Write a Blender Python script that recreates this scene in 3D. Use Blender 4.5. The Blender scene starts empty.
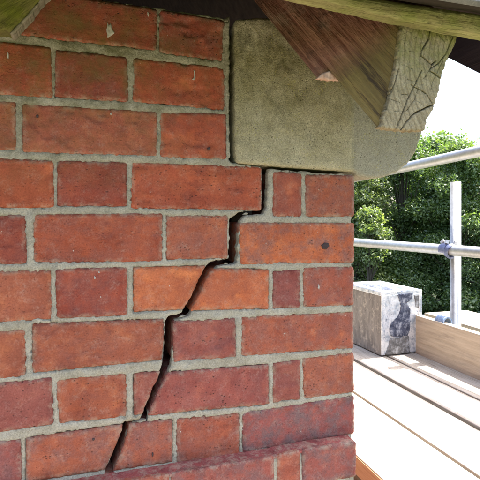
import bpy, bmesh, math, random
import numpy as np
from mathutils import Vector, Matrix, noise
from mathutils.geometry import delaunay_2d_cdt

random.seed(7)
rng = np.random.default_rng(7)
scene = bpy.context.scene
COL = scene.collection

# ------------------------------------------------------------------ camera
YAW = math.atan(160 / 500)          # the view turns right of square-on to the wall
CAM_D = 0.73                        # metres from the wall face (wall face is Y = 0)
cam_data = bpy.data.cameras.new('camera')
cam = bpy.data.objects.new('camera', cam_data)
COL.objects.link(cam)
cam.location = (0, -CAM_D, 0)
cam.rotation_euler = (math.radians(90), 0, -YAW)
cam_data.sensor_width = 36
cam_data.lens = 37.5
cam_data.shift_y = -23 / 480
cam_data.clip_start = 0.02
cam_data.clip_end = 2000
scene.camera = cam

# ------------------------------------------------------------------ sky + sun
SUN_EL, SUN_AZ = math.radians(66.5), math.radians(86)     # azimuth from +Y towards +X
world = bpy.data.worlds.new('World')
scene.world = world
world.use_nodes = True
wn = world.node_tree.nodes
wl = world.node_tree.links
sky = wn.new('ShaderNodeTexSky')
sky.sky_type = 'NISHITA'
sky.sun_disc = False
sky.sun_elevation = SUN_EL
sky.sun_rotation = SUN_AZ
sky.air_density = 1.0
sky.dust_density = 4.0
wl.new(sky.outputs[0], wn['Background'].inputs[0])
wn['Background'].inputs[1].default_value = 0.15
sun_data = bpy.data.lights.new('sun', 'SUN')
sun_data.energy = 4.0
sun_data.angle = math.radians(0.5)
sun_data.color = (1.0, 0.96, 0.89)
sun = bpy.data.objects.new('sun', sun_data)
COL.objects.link(sun)
sdir = Vector((math.cos(SUN_EL) * math.sin(SUN_AZ), math.cos(SUN_EL) * math.cos(SUN_AZ), math.sin(SUN_EL)))
sun.rotation_euler = sdir.to_track_quat('Z', 'Y').to_euler()
sun.location = (3, -2, 6)

# ------------------------------------------------------------------ exposure
scene.view_settings.view_transform = 'Standard'
scene.view_settings.look = 'None'
scene.view_settings.exposure = 1.98
scene.view_settings.gamma = 1.0
scene.render.engine = 'CYCLES'
scene.cycles.use_denoising = True
scene.cycles.use_adaptive_sampling = True
scene.cycles.adaptive_threshold = 0.02
scene.cycles.denoising_prefilter = 'NONE'
scene.cycles.max_bounces = 6
scene.cycles.diffuse_bounces = 5
scene.cycles.glossy_bounces = 2
scene.cycles.transmission_bounces = 2
scene.cycles.caustics_reflective = False
scene.cycles.caustics_refractive = False

# ------------------------------------------------------------------ helpers
SN, CS = math.sin(YAW), math.cos(YAW)

def ray(u, v):
    cx, cz = (u - 240) / 500, (217 - v) / 500
    return Vector((SN + cx * CS, CS - cx * SN, cz))

def on_wall(u, v, y=0.0):
    """where the sight line of a measured point meets a plane parallel to the wall"""
    d = ray(u, v)
    return Vector((0, -CAM_D, 0)) + d * ((y + CAM_D) / d.y)

def on_side(u, v, x):
    d = ray(u, v)
    return Vector((0, -CAM_D, 0)) + d * (x / d.x)

def wall2(pts, y=0.0):
    return [(p.x, p.z) for p in (on_wall(u, v, y) for u, v in pts)]

def srgb(r, g, b):
    f = lambda c: (c / 255 / 12.92) if c / 255 <= 0.04045 else ((c / 255 + 0.055) / 1.055) ** 2.4
    return (f(r), f(g), f(b), 1.0)

def tag(o, label=None, cat=None, group=None, kind=None):
    if label: o['label'] = label
    if cat: o['category'] = cat
    if group: o['group'] = group
    if kind: o['kind'] = kind
    return o

def empty(name, loc=(0, 0, 0), rz=0.0):
    e = bpy.data.objects.new(name, None)
    e.location = loc
    e.rotation_euler = (0, 0, rz)
    e.empty_display_size = 0.1
    COL.objects.link(e)
    return e

def link_mesh(name, me, m, parent=None, loc=(0, 0, 0), rot=(0, 0, 0), color=None):
    o = bpy.data.objects.new(name, me)
    if m is not None and not me.materials:
        me.materials.append(m)
    o.location = loc
    o.rotation_euler = rot
    if color: o.color = color
    COL.objects.link(o)
    if parent: o.parent = parent
    return o

def mesh_from(name, verts, faces, smooth=False):
    me = bpy.data.meshes.new(name)
    me.from_pydata([tuple(v) for v in verts], [], [tuple(f) for f in faces])
    me.update()
    if smooth:
        for p in me.polygons: p.use_smooth = True
    return me

def bm_mesh(name, bm, smooth=False):
    me = bpy.data.meshes.new(name)
    bmesh.ops.recalc_face_normals(bm, faces=bm.faces)
    bm.to_mesh(me)
    bm.free()
    if smooth:
        for p in me.polygons: p.use_smooth = True
    return me

def box_bm(x0, x1, y0, y1, z0, z1, bev=0.0, seg=2):
    bm = bmesh.new()
    bmesh.ops.create_cube(bm, size=1.0)
    for v in bm.verts:
        v.co = Vector((x0 + (v.co.x + .5) * (x1 - x0), y0 + (v.co.y + .5) * (y1 - y0), z0 + (v.co.z + .5) * (z1 - z0)))
    if bev > 0:
        bmesh.ops.bevel(bm, geom=list(bm.edges), offset=bev, segments=seg, affect='EDGES', profile=0.5)
    return bm

def box(name, x0, x1, y0, y1, z0, z1, m, parent=None, bev=0.0, **k):
    return link_mesh(name, bm_mesh(name, box_bm(x0, x1, y0, y1, z0, z1, bev)), m, parent, **k)

def tube_mesh(name, p0, p1, r, thick=0.004, n=28):
    """hollow tube with open rim, as scaffold tube is"""
    p0, p1 = Vector(p0), Vector(p1)
    ax = (p1 - p0).normalized()
    q = ax.to_track_quat('Z', 'Y')
    vs, fs = [], []
    for ring, (p, rr) in enumerate(((p0, r - thick), (p0, r), (p1, r), (p1, r - thick), )):
        for i in range(n):
            a = 2 * math.pi * i / n
            vs.append(p + q @ Vector((rr * math.cos(a), rr * math.sin(a), 0)))
    for ring in range(4):
        for i in range(n):
            j = (i + 1) % n
            nr = (ring + 1) % 4
            fs.append((ring * n + i, ring * n + j, nr * n + j, nr * n + i))
    bm = bmesh.new()
    me = mesh_from(name, vs, fs)
    bm.from_mesh(me)
    bpy.data.meshes.remove(me)
    bmesh.ops.recalc_face_normals(bm, faces=bm.faces)
    out = bm_mesh(name, bm)
    for p in out.polygons:
        p.use_smooth = len(p.vertices) == 4 and abs(p.normal.dot(ax)) < .5
    return out

def fbm(p, s, o=3):
    return noise.fractal(Vector(p) * s, 1.0, 2.0, o)

def chaikin(pts, cut):
    """cut each corner by a fixed length so that corners come out rounded"""
    P = [Vector(p) for p in pts]
    out = []
    n = len(P)
    for i in range(n):
        a, b, c = P[i - 1], P[i], P[(i + 1) % n]
        l1, l2 = (a - b).length, (c - b).length
        c1 = min(cut, l1 * .33)
        c2 = min(cut, l2 * .33)
        e1, e2 = b + (a - b) * (c1 / max(l1, 1e-9)), b + (c - b) * (c2 / max(l2, 1e-9))
        for t in (0, .25, .5, .75, 1):
            out.append(e1 * (1 - t) ** 2 + b * 2 * t * (1 - t) + e2 * t ** 2)
    return out

def densify(P, step):
    out = []
    n = len(P)
    for i in range(n):
        a, b = P[i], P[(i + 1) % n]
        k = max(1, int(math.ceil((b - a).length / step)))
        for j in range(k):
            out.append(a + (b - a) * (j / k))
    res = [out[0]]
    for p in out[1:]:
        if (p - res[-1]).length > step * .25: res.append(p)
    if (res[0] - res[-1]).length < step * .25: res.pop()
    return res

def slab(name, pts, y0, depth, step=0.003, corner=0.004, rough=0.0006, rscale=120.0, rnd=0.0025, disp=0.0006, dscale=60.0,
         seed=0.0, tilt=(0, 0), extra=None, chips=0.0, grow=0.0):
    """solid with an uneven front: outline pts (x, z) in the wall's plane, front at y0, going back by depth"""
    P = chaikin(pts, corner) if corner > 0 else [Vector(p) for p in pts]
    P = densify(P, step)
    n = len(P)
    B = []
    for i, p in enumerate(P):                        # uneven arrises
        a, c = P[i - 1], P[(i + 1) % n]
        t = (c - a)
        nn = Vector((t.y, -t.x)).normalized() if t.length > 1e-9 else Vector((0, 0))
        w = noise.noise(Vector((p.x * rscale + seed, p.y * rscale, seed))) * rough - grow
        w += noise.noise(Vector((p.x * rscale * 3 + seed, p.y * rscale * 3, seed + 5))) * rough * .45
        if chips > 0:
            k = noise.noise(Vector((p.x * 55 + seed * 3, p.y * 55, seed + 11)))
            if k > .35: w += (k - .35) * chips * CHIPSIGN[0]
        B.append(p + nn * w)
    arr = np.array([(p.x, p.y) for p in B])
    area = .5 * np.sum(arr[:, 0] * np.roll(arr[:, 1], -1) - np.roll(arr[:, 0], -1) * arr[:, 1])
    if area < 0: arr = arr[::-1].copy()
    n = len(arr)
    mn, mx = arr.min(0), arr.max(0)
    gx, gz = np.arange(mn[0] + step, mx[0], step), np.arange(mn[1] + step, mx[1], step)
    G = np.stack(np.meshgrid(gx, gz), -1).reshape(-1, 2)
    r_ = np.random.default_rng(int(abs(seed) * 100) + 3)
    G = G + r_.uniform(-.28, .28, G.shape) * step
    A, Bn = arr, np.roll(arr, -1, 0)
    def insidedist(Q):
        ins = np.zeros(len(Q), bool); dist = np.full(len(Q), 1e9)
        for s in range(0, len(Q), 4000):
            q = Q[s:s + 4000]
            x, z = q[:, 0:1], q[:, 1:2]
            c = ((A[None, :, 1] > z) != (Bn[None, :, 1] > z)) & (x < (Bn[None, :, 0] - A[None, :, 0]) * (z - A[None, :, 1]) / (Bn[None, :, 1] - A[None, :, 1] + 1e-15) + A[None, :, 0])
            ins[s:s + 4000] = c.sum(1) % 2 == 1
            d = Bn - A
            tt = np.clip(((x - A[None, :, 0]) * d[None, :, 0] + (z - A[None, :, 1]) * d[None, :, 1]) / (np.sum(d * d, 1)[None] + 1e-15), 0, 1)
            dd = np.hypot(x - A[None, :, 0] - tt * d[None, :, 0], z - A[None, :, 1] - tt * d[None, :, 1])
            dist[s:s + 4000] = dd.min(1)
        return ins, dist
    if len(G):
        ins, dist = insidedist(G)
        keep = ins & (dist > step * .55)
        G, D = G[keep], dist[keep]
    # an inner ring so that the rounded arris is resolved
    allp = np.vstack([arr, G]) if len(G) else arr
    allD = np.concatenate([np.zeros(n), D]) if len(G) else np.zeros(n)
    vs2, _, tris, ov, _, _ = delaunay_2d_cdt([Vector(p) for p in allp], [], [list(range(n))], 1, 1e-7)
    cx, cz = arr.mean(0)
    verts, edge = [], []
    for i, p in enumerate(vs2):
        src = ov[i][0] if ov[i] else -1
        d = allD[src] if src >= 0 else 0.0
        y = y0
        edge.append(d)
        if d < rnd: y += rnd - math.sqrt(max(rnd * rnd - (rnd - d) ** 2, 0))
        if d > 0 or rnd == 0:
            y -= fbm((p.x + seed, p.y, seed), dscale) * disp + noise.noise(Vector((p.x * dscale * 4 + seed, p.y * dscale * 4, seed))) * disp * .5
        if extra: y += extra(p.x, p.y, d)
        y += (p.x - cx) * tilt[0] + (p.y - cz) * tilt[1]
        verts.append((p.x, y, p.y))
    faces = []
    for t in tris:
        t = list(t)
        a, b, c = (vs2[k] for k in t[:3])
        if (b - a).cross(c - a) < 0: t = t[::-1]
        faces.append(t)                               # normal towards -Y
    # sides and back: boundary ring
    first = {}
    for i, o in enumerate(ov):
        for k in o:
            if k < n and k not in first: first[k] = i
    ring = [first[k] for k in range(n) if k in first]
    rr = [ring[0]]
    for k in ring[1:]:
        if k != rr[-1]: rr.append(k)
    base = len(verts)
    m = len(rr)
    for k in rr:
        verts.append((verts[k][0], y0 + depth, verts[k][2])); edge.append(0.0)
    for i in range(m):
        j = (i + 1) % m
        faces.append((rr[j], rr[i], base + i, base + j))
    faces.append([base + i for i in range(m)])
    ctr = Vector((cx, y0, cz))
    me = mesh_from(name, [Vector(v) - ctr for v in verts], faces)
    at = me.attributes.new('edge', 'FLOAT', 'POINT')
    at.data.foreach_set('value', edge)
    nfront = len(tris)
    for i, p in enumerate(me.polygons): p.use_smooth = i < nfront
    return me, ctr
CHIPSIGN = [1.0]

# ------------------------------------------------------------------ materials
class NT:
    def __init__(s, name):
        s.m = bpy.data.materials.new(name)
        s.m.use_nodes = True
        s.t = s.m.node_tree
        s.b = s.t.nodes['Principled BSDF']
        s.b.inputs['Roughness'].default_value = .85
        s.b.inputs['Specular IOR Level'].default_value = .25
        s.out = s.t.nodes['Material Output']
    def n(s, typ, **k):
        x = s.t.nodes.new(typ)
        for a, v in k.items(): setattr(x, a, v)
        return x
    def l(s, a, b): s.t.links.new(a, b)
    def pos(s, random_offset=False):
        g = s.n('ShaderNodeNewGeometry')
        if not random_offset: return g.outputs['Position']
        oi = s.n('ShaderNodeObjectInfo')
        mul = s.n('ShaderNodeMath', operation='MULTIPLY'); mul.inputs[1].default_value = 37.0
        s.l(oi.outputs['Random'], mul.inputs[0])
        add = s.n('ShaderNodeVectorMath', operation='ADD')
        s.l(g.outputs['Position'], add.inputs[0]); s.l(mul.outputs[0], add.inputs[1])
        return add.outputs[0]
    def obj(s): return s.n('ShaderNodeTexCoord').outputs['Object']
    def noise(s, vec, scale, detail=4, rough=.6, lo=None, hi=None, dist=0.0):
        x = s.n('ShaderNodeTexNoise')
        x.inputs['Scale'].default_value = scale; x.inputs['Detail'].default_value = detail
        x.inputs['Roughness'].default_value = rough; x.inputs['Distortion'].default_value = dist
        s.l(vec, x.inputs['Vector'])
        o = x.outputs['Fac']
        return o if lo is None else s.rng(o, lo, hi)
    def vor(s, vec, scale, lo, hi, feature='F1', rand=1.0):
        x = s.n('ShaderNodeTexVoronoi', feature=feature)
        x.inputs['Scale'].default_value = scale
        x.inputs['Randomness'].default_value = rand
        s.l(vec, x.inputs['Vector'])
        return s.rng(x.outputs['Distance'], lo, hi)
    def rng(s, o, lo, hi, a=0.0, b=1.0):
        r = s.n('ShaderNodeMapRange')
        r.inputs['From Min'].default_value = lo; r.inputs['From Max'].default_value = hi
        r.inputs['To Min'].default_value = a; r.inputs['To Max'].default_value = b
        s.l(o, r.inputs['Value'])
        return r.outputs[0]
    def math(s, op, a, b):
        x = s.n('ShaderNodeMath', operation=op)
        for i, k in enumerate((a, b)):
            if isinstance(k, (int, float)): x.inputs[i].default_value = k
            else: s.l(k, x.inputs[i])
        return x.outputs[0]
    def mix(s, fac, a, b, mode='MIX'):
        x = s.n('ShaderNodeMix', data_type='RGBA', blend_type=mode)
        for i, k in ((0, fac), (6, a), (7, b)):
            if isinstance(k, (int, float)): x.inputs[i].default_value = k
            elif isinstance(k, tuple): x.inputs[i].default_value = k if len(k) == 4 else (*k, 1)
            else: s.l(k, x.inputs[i])
        return x.outputs[2]
    def scale(s, vec, sc):
        x = s.n('ShaderNodeMapping'); x.inputs['Scale'].default_value = sc
        s.l(vec, x.inputs['Vector'])
        return x.outputs[0]
    def rot(s, vec, r):
        x = s.n('ShaderNodeMapping'); x.inputs['Rotation'].default_value = r
        s.l(vec, x.inputs['Vector'])
        return x.outputs[0]
    def sep(s, vec):
        x = s.n('ShaderNodeSeparateXYZ'); s.l(vec, x.inputs[0]); return x.outputs
    def bump(s, h, strength=.4, dist=.002):
        b = s.n('ShaderNodeBump'); b.inputs['Strength'].default_value = strength; b.inputs['Distance'].default_value = dist
        s.l(h, b.inputs['Height'])
        s.l(b.outputs[0], s.b.inputs['Normal'])
    def color(s, c):
        if isinstance(c, tuple): s.b.inputs['Base Color'].default_value = c if len(c) == 4 else (*c, 1)
        else: s.l(c, s.b.inputs['Base Color'])
        return s

def mat_brick():
    t = NT('brick')
    p = t.pos(True)
    w = t.pos(False)
    oi = t.n('ShaderNodeObjectInfo')
    col, rnd = oi.outputs['Color'], oi.outputs['Random']
    ed = t.n('ShaderNodeAttribute', attribute_name='edge').outputs['Fac']
    mul = lambda c, k: t.mix(1.0, c, k, 'MULTIPLY')
    # broad firing patches, drag streaks from the mould, warm blushes
    c = t.mix(t.math('MULTIPLY', t.noise(p, 20, 6, .68, .40, .68), .7), col, mul(col, (.56, .46, .52)))
    c = t.mix(t.math('MULTIPLY', t.noise(p, 32, 4, .65, .52, .72), .65), c, mul(col, (1.36, 1.52, 1.3)))
    c = t.mix(t.math('MULTIPLY', t.noise(t.scale(p, (.22, 1, 1.6)), 95, 4, .7, .5, .72), .3), c, mul(c, (.62, .58, .58)))
    fine = t.noise(p, 480, 3, .75, .32, .68)
    c = t.mix(.5, c, t.mix(fine, mul(c, (.62, .58, .56)), mul(c, (1.28, 1.34, 1.36))))
    # dark fired skin, its share carried by each brick
    skin = t.math('MULTIPLY', t.noise(p, 42, 7, .72, .42, .6), oi.outputs['Alpha'])
    c = t.mix(t.math('MULTIPLY', skin, .85), c, t.mix(fine, (.12, .08, .08), (.20, .135, .13)))
    # lime rubbed over the face, mortar smears and grime along the arrises
    lime = t.math('MULTIPLY', t.noise(p, 60, 6, .72, .50, .78), t.noise(p, 340, 3, .6, .38, .62))
    c = t.mix(t.math('MULTIPLY', lime, .38), c, (.46, .38, .31))
    near = t.rng(ed, .0075, .0012)
    sm = t.math('MULTIPLY', near, t.noise(p, 75, 6, .75, .47, .60))
    c = t.mix(t.math('MULTIPLY', sm, .5), c, (.42, .355, .26))
    gr = t.math('MULTIPLY', t.rng(ed, .012, .0), t.noise(p, 52, 5, .7, .46, .64))
    c = t.mix(t.math('MULTIPLY', gr, .4), c, mul(c, (.42, .38, .36)))
    # algae film, in the damp upper courses
    z = t.sep(w)
    damp = t.math('MULTIPLY', t.rng(z[2], .0, .22), t.rng(z[0], .36, .05))
    alg = t.math('MULTIPLY', t.noise(p, 26, 7, .74, .42, .68), damp)
    c = t.mix(t.math('MULTIPLY', alg, .68), c, (.15, .12, .035))
    # burnt pits, crowded on some bricks and rare on others
    gate = t.math('MULTIPLY', t.noise(p, 48, 3, .65, .50, .60), t.rng(rnd, .15, .9, .15, 1.0))
    pit = t.math('MULTIPLY', t.vor(t.scale(p, (1, 1, 1.5)), 150, .27, .08), gate)
    pit2 = t.math('MULTIPLY', t.vor(t.scale(p, (.8, 1, 1.5)), 330, .30, .12), t.noise(p, 90, 3, .6, .5, .62))
    c = t.mix(t.math('MULTIPLY', pit, .9), c, (.035, .018, .016))
    c = t.mix(t.math('MULTIPLY', pit2, .6), c, mul(c, (.35, .3, .3)))
    sp = t.math('MULTIPLY', t.vor(t.scale(p, (1.3, 1, .8)), 85, .09, .05), t.noise(p, 30, 2, .5, .60, .64))
    c = t.mix(t.math('MULTIPLY', sp, .8), c, (.55, .5, .44))
    t.color(c)
    t.b.inputs['Roughness'].default_value = .9
    h = t.math('ADD', t.math('MULTIPLY', t.noise(p, 240, 5, .75), 1.2), t.math('ADD', t.math('MULTIPLY', pit, -1.4), t.math('MULTIPLY', pit2, -.6)))
    h = t.math('ADD', h, t.math('MULTIPLY', t.noise(t.scale(p, (.5, 1, 3)), 60, 3, .6), .7))
    t.bump(h, .6, .0016)
    return t.m

def mat_mortar():
    t = NT('mortar')
    p = t.pos()
    c = t.mix(t.noise(p, 30, 5, .6, .3, .7), (.53, .465, .345), (.73, .66, .53))
    c = t.mix(t.math('MULTIPLY', t.noise(p, 500, 3, .7, .35, .75), .8), c, t.mix(1.0, c, (.42, .41, .40), 'MULTIPLY'))
    z = t.sep(p)
    damp = t.math('MULTIPLY', t.rng(z[2], -.04, .2), t.rng(z[0], .45, .05))
    c = t.mix(t.math('MULTIPLY', t.math('MULTIPLY', t.noise(p, 24, 5, .7, .4, .62), damp), .75), c, (.16, .145, .05))
    c = t.mix(t.math('MULTIPLY', t.noise(p, 45, 5, .75, .55, .68), .3), c, (.085, .07, .045))
    t.color(c)
    t.b.inputs['Roughness'].default_value = .95
    t.bump(t.math('ADD', t.noise(p, 330, 5, .75), t.noise(p, 90, 4, .6)), 1.0, .0038)
    return t.m

def mat_stone():
    t = NT('lichened sandstone')
    p = t.pos()
    z = t.sep(p)
    c = t.mix(t.noise(p, 11, 5, .65, .3, .7), (.55, .475, .32), (.71, .63, .465))
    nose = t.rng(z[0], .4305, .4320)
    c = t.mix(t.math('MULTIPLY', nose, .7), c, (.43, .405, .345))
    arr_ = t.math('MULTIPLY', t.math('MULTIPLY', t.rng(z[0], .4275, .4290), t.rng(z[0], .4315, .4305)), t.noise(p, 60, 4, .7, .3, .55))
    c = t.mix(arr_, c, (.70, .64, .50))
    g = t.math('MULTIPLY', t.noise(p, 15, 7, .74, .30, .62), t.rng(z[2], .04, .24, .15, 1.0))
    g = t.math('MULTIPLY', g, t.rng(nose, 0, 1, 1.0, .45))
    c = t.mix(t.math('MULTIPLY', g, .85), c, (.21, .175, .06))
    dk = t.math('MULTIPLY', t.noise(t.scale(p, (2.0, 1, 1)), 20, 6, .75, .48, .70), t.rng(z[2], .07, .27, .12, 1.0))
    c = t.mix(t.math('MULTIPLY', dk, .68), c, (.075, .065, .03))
    grain = t.noise(p, 520, 3, .7, .33, .68)
    c = t.mix(grain, t.mix(1.0, c, (.62, .61, .58), 'MULTIPLY'), t.mix(1.0, c, (1.22, 1.22, 1.2), 'MULTIPLY'))
    spk = t.math('MULTIPLY', t.vor(p, 260, .36, .16), t.noise(p, 26, 4, .65, .47, .62))
    c = t.mix(t.math('MULTIPLY', spk, .75), c, (.50, .43, .15))
    pits = t.math('MULTIPLY', t.vor(p, 190, .24, .1), t.noise(p, 44, 3, .6, .48, .6))
    c = t.mix(t.math('MULTIPLY', pits, .75), c, (.07, .055, .03))
    t.color(c)
    t.b.inputs['Roughness'].default_value = .95
    t.bump(t.math('ADD', t.math('MULTIPLY', grain, .7), t.math('ADD', t.noise(p, 150, 4, .7), t.math('MULTIPLY', pits, -.8))), .8, .0022)
    return t.m

def wood(name, a, b, grain=(1, 1, 1), axis_rot=(0, 0, 0), gscale=30, moss=None, moss_lo=.45, moss_hi=.6, dark=(.05, .035, .025), bump=.5, world_pos=False, mossfac=.85, knots=0.0):
    t = NT(name)
    p = t.pos(True) if world_pos else t.obj()
    q = t.scale(t.rot(p, axis_rot), grain)
    g = t.noise(q, gscale, 6, .65, .3, .7, dist=.4)
    c = t.mix(g, a, b)
    f = t.noise(q, gscale * 4, 4, .7, .55, .75)
    c = t.mix(t.math('MULTIPLY', f, .6), c, dark)
    if moss:
        mfac = t.noise(p, 26, 6, .7, moss_lo, moss_hi)
        c = t.mix(t.math('MULTIPLY', mfac, mossfac), c, moss)
    t.color(c)
    h = t.math('ADD', t.math('MULTIPLY', g, 1.0), t.math('MULTIPLY', f, -.7))
    t.bump(h, bump, .003)
    return t

M = {}
M['brick'] = mat_brick()
M['mortar'] = mat_mortar()
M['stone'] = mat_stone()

# ==================================================================  LARGE STRUCTURE
# ------------------------------------------------------------------ ground
GZ = -3.0
def mat_ground():
    t = NT('rough grass')
    p = t.pos()
    c = t.mix(t.noise(p, .9, 6, .7, .35, .65), (.035, .055, .018), (.075, .085, .035))
    c = t.mix(t.noise(p, 14, 4, .7, .4, .7), c, (.05, .07, .02))
    t.color(c)
    t.bump(t.noise(p, 20, 5, .7), .6, .05)
    return t.m
gs = 600
box_g = mesh_from('ground', [(-gs, -gs, GZ), (gs, -gs, GZ), (gs, gs, GZ), (-gs, gs, GZ)], [(0, 1, 2, 3)])
tag(link_mesh('ground', box_g, mat_ground()), 'grass ground below the scaffold reaching to the horizon', 'ground', kind='structure')

# ------------------------------------------------------------------ the brick wall
WALL_X = 0.4314
wall = tag(empty('brick_wall', (0, .1, -.74)), 'cracked red brick wall with stepped diagonal crack and pale mortar', 'brick wall')
bpy.context.view_layer.update()
WOFF = Vector(wall.location)

def brick_obj(me, ctr, col, skin=0.0):
    o = link_mesh('brick', me, M['brick'], wall, Vector(ctr) - WOFF)
    o.color = (col[0], col[1], col[2], skin)
    return o

FOOT = []          # outlines of bricks in the wall's plane, so that joints can be told from bricks
RED, DRED, ORG, PUR, BRN = (.395, .092, .044), (.325, .073, .041), (.52, .142, .060), (.32, .092, .067), (.38, .106, .056)
def vary(c, a=.08):
    k = 1 + random.uniform(-a, a)
    return (c[0] * k, c[1] * k * (1 + random.uniform(-a, a)), c[2] * k * (1 + random.uniform(-a, a)))

LEFT = 'L'
# outline in measured image points (clockwise from top left), colour, share of dark fired skin
BR = [
 ([(14, -12), (157, 9), (156, 49.5), (14, 34)], DRED, .15),
 ([(160, 10), (224, 21), (222.5, 61), (160, 52)], DRED, .3),
 ([(LEFT, 1), (50, 47.5), (52, 97), (LEFT, 1)], RED, .1),
 ([(56, 50), (127, 57), (128, 101), (55, 96.5)], DRED, .25),
 ([(134, 58), (224.5, 68), (224.5, 110), (133, 101)], RED, .1),
 ([(LEFT, 0), (15, 102), (16, 150.5), (LEFT, 0)], BRN, .2),
 ([(23, 104), (156.5, 112), (156.5, 156), (23, 151.5)], BRN, .15),
 ([(160.5, 112.5), (226, 114), (226, 158.5), (160.5, 156.5)], RED, .2),
 ([(LEFT, 0), (53, 161), (53.5, 207), (LEFT, 0)], RED, .05),
 ([(57.5, 161), (126.5, 162), (127, 206.5), (57, 206)], DRED, .2),
 ([(132, 162), (261.5, 167.5), (261.3, 210), (131.5, 208)], RED, .12),
 ([(274, 172), (301.5, 173.5), (301.5, 216), (273.5, 216)], BRN, .25),
 ([(306, 174.5), (354, 176), (354, 216), (306, 216)], BRN, .5),
 ([(LEFT, 0), (25, 215.5), (26.5, 263.5), (LEFT, 0)], DRED, .2),
 ([(34, 215), (162, 214), (162, 261), (34, 262.5)], RED, .28),
 ([(166.5, 216), (228, 216), (227.8, 258), (167, 259.5)], BRN, .35),
 ([(240, 223), (354, 223.5), (354, 262), (240, 264)], ORG, .65),
 ([(LEFT, 0), (51, 270.5), (51.5, 319), (LEFT, 0)], BRN, .15),
 ([(56, 270), (127, 267.5), (127, 315), (57, 318)], DRED, .3),
 ([(133, 267), (206.5, 265), (203.5, 272), (196, 287), (190, 300), (183, 310.5), (133, 313)], ORG, .1),
 ([(214, 268), (269.5, 269), (269.5, 309), (235, 310), (190.5, 311.5), (198, 296), (205, 282), (210, 271)], ORG, .25),
 ([(273.5, 270.5), (300, 270), (300, 308), (273, 308.5)], PUR, .2),
 ([(304, 268), (354, 267), (354, 305), (304, 307)], BRN, .45),
 ([(LEFT, 0), (25, 330), (25.5, 376.5), (LEFT, 0)], BRN, .1),
 ([(31.5, 323.5), (164, 318.5), (164.2, 337), (162.5, 360.5), (32, 374)], BRN, .25),
 ([(174, 322), (235.5, 318.5), (236, 357), (174, 362)], PUR, .3),
 ([(242, 317.5), (354, 312), (354, 348.5), (242, 356)], BRN, .4),
 ([(LEFT, 0), (51, 378.5), (53, 424), (LEFT, 0)], PUR, .1),
 ([(56, 380.5), (126, 374), (127, 417), (60, 423.5)], BRN, .2),
 ([(133, 373.5), (161, 371), (158, 380), (152, 392), (148, 402), (142.5, 415.5), (133.5, 416)], PUR, .1),
 ([(167.5, 372), (269.5, 364), (269.5, 405), (200, 411), (147, 416.5), (152.5, 404), (157, 393), (163, 381)], PUR, .2),
 ([(273.5, 363.5), (300, 360.5), (300, 399), (273, 402.5)], PUR, .15),
 ([(303.5, 359), (354, 353), (354, 392), (304, 398.5)], BRN, .4),
 ([(LEFT, 0), (20.5, 440), (21, 489), (LEFT, 0)], PUR, .5),
 ([(25, 438), (124, 424), (121.5, 433), (116, 447), (111, 460), (106, 471), (70, 477), (25, 484)], BRN, .55),
 ([(129, 424), (173, 418.5), (173, 463), (140, 467.5), (112.5, 472), (119, 456), (124, 443), (128, 430)], BRN, .55),
 ([(177, 419.5), (239.5, 413.5), (239.5, 455.5), (177, 463)], BRN, .4),
 ([(243, 413.5), (354, 396), (354, 433.5), (243, 452)], PUR, .95),
]
row_of = [0, 0, 1, 1, 1, 2, 2, 2, 3, 3, 3, 3, 3, 4, 4, 4, 4, 5, 5, 5, 5, 5, 5, 6, 6, 6, 6, 7, 7, 7, 7, 7, 7, 8, 8, 8, 8, 8]
# levels of each course at the left of the frame, from the measured joints
JL = [-14, 37.5, 97.5, 154.5, 211.5, 267.5, 325.5, 381.5, 438.5, 492]
LEVEL = [on_wall(0, v).z for v in JL]
left_end = {}
for i, (pts, colr, skin) in enumerate(BR):
    r = row_of[i]
    right = r >= 3 and pts[1][0] > 262 or False
    if pts[0][0] == LEFT:
        tr, br = wall2(pts[1:3])
        L = .215 if pts[1][0] > 40 or r in (2,) else .215
        x0 = max(tr[0], br[0]) - L
        zt, zb = LEVEL[r] - .0045, LEVEL[r + 1] + .0045
        q = [(x0, zt), tr, br, (x0, zb)]
        left_end[r] = x0
    else:
        q = wall2(pts)
        if pts[0][0] < 26 and r in (0,): left_end[r] = q[0][0]
    edge = pts[1][0] >= 353 or (len(pts) > 2 and pts[2][0] >= 353)
    if edge:
        q = [(WALL_X, z) if abs(x - WALL_X) < .004 else (x, z) for x, z in q]
    w = max(x for x, z in q) - min(x for x, z in q)
    dep = .1025 if w > .15 else (.2 if edge or w < .06 else .1025)
    FOOT.append(q)
    spall = None
    if i % 3 == 1 or i in (6, 14, 24):        # faces that have scaled away in places
        def spall(x, z, d, k=i * 7.3):
            v = noise.fractal(Vector((x * 22 + k, z * 30, k)), 1.0, 2.0, 3) - .22
            return min(.0022, max(0.0, v * .012))
    me, ctr = slab('brick', q, random.uniform(-.0008, .001), dep, step=.0028, corner=.0035, rough=random.uniform(.0003, .0009) if len(pts) == 4 else .0015, rscale=random.uniform(90, 220), rnd=.0022, disp=.0007,
                   seed=i * 3.17 + 1, extra=spall, tilt=(random.uniform(-.006, .006), random.uniform(-.012, .012)), chips=random.choice((0, .002, .005, .009)), grow=.0011 if len(pts) == 4 else -.0006)
    brick_obj(me, ctr, vary(colr, .06), skin)

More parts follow.
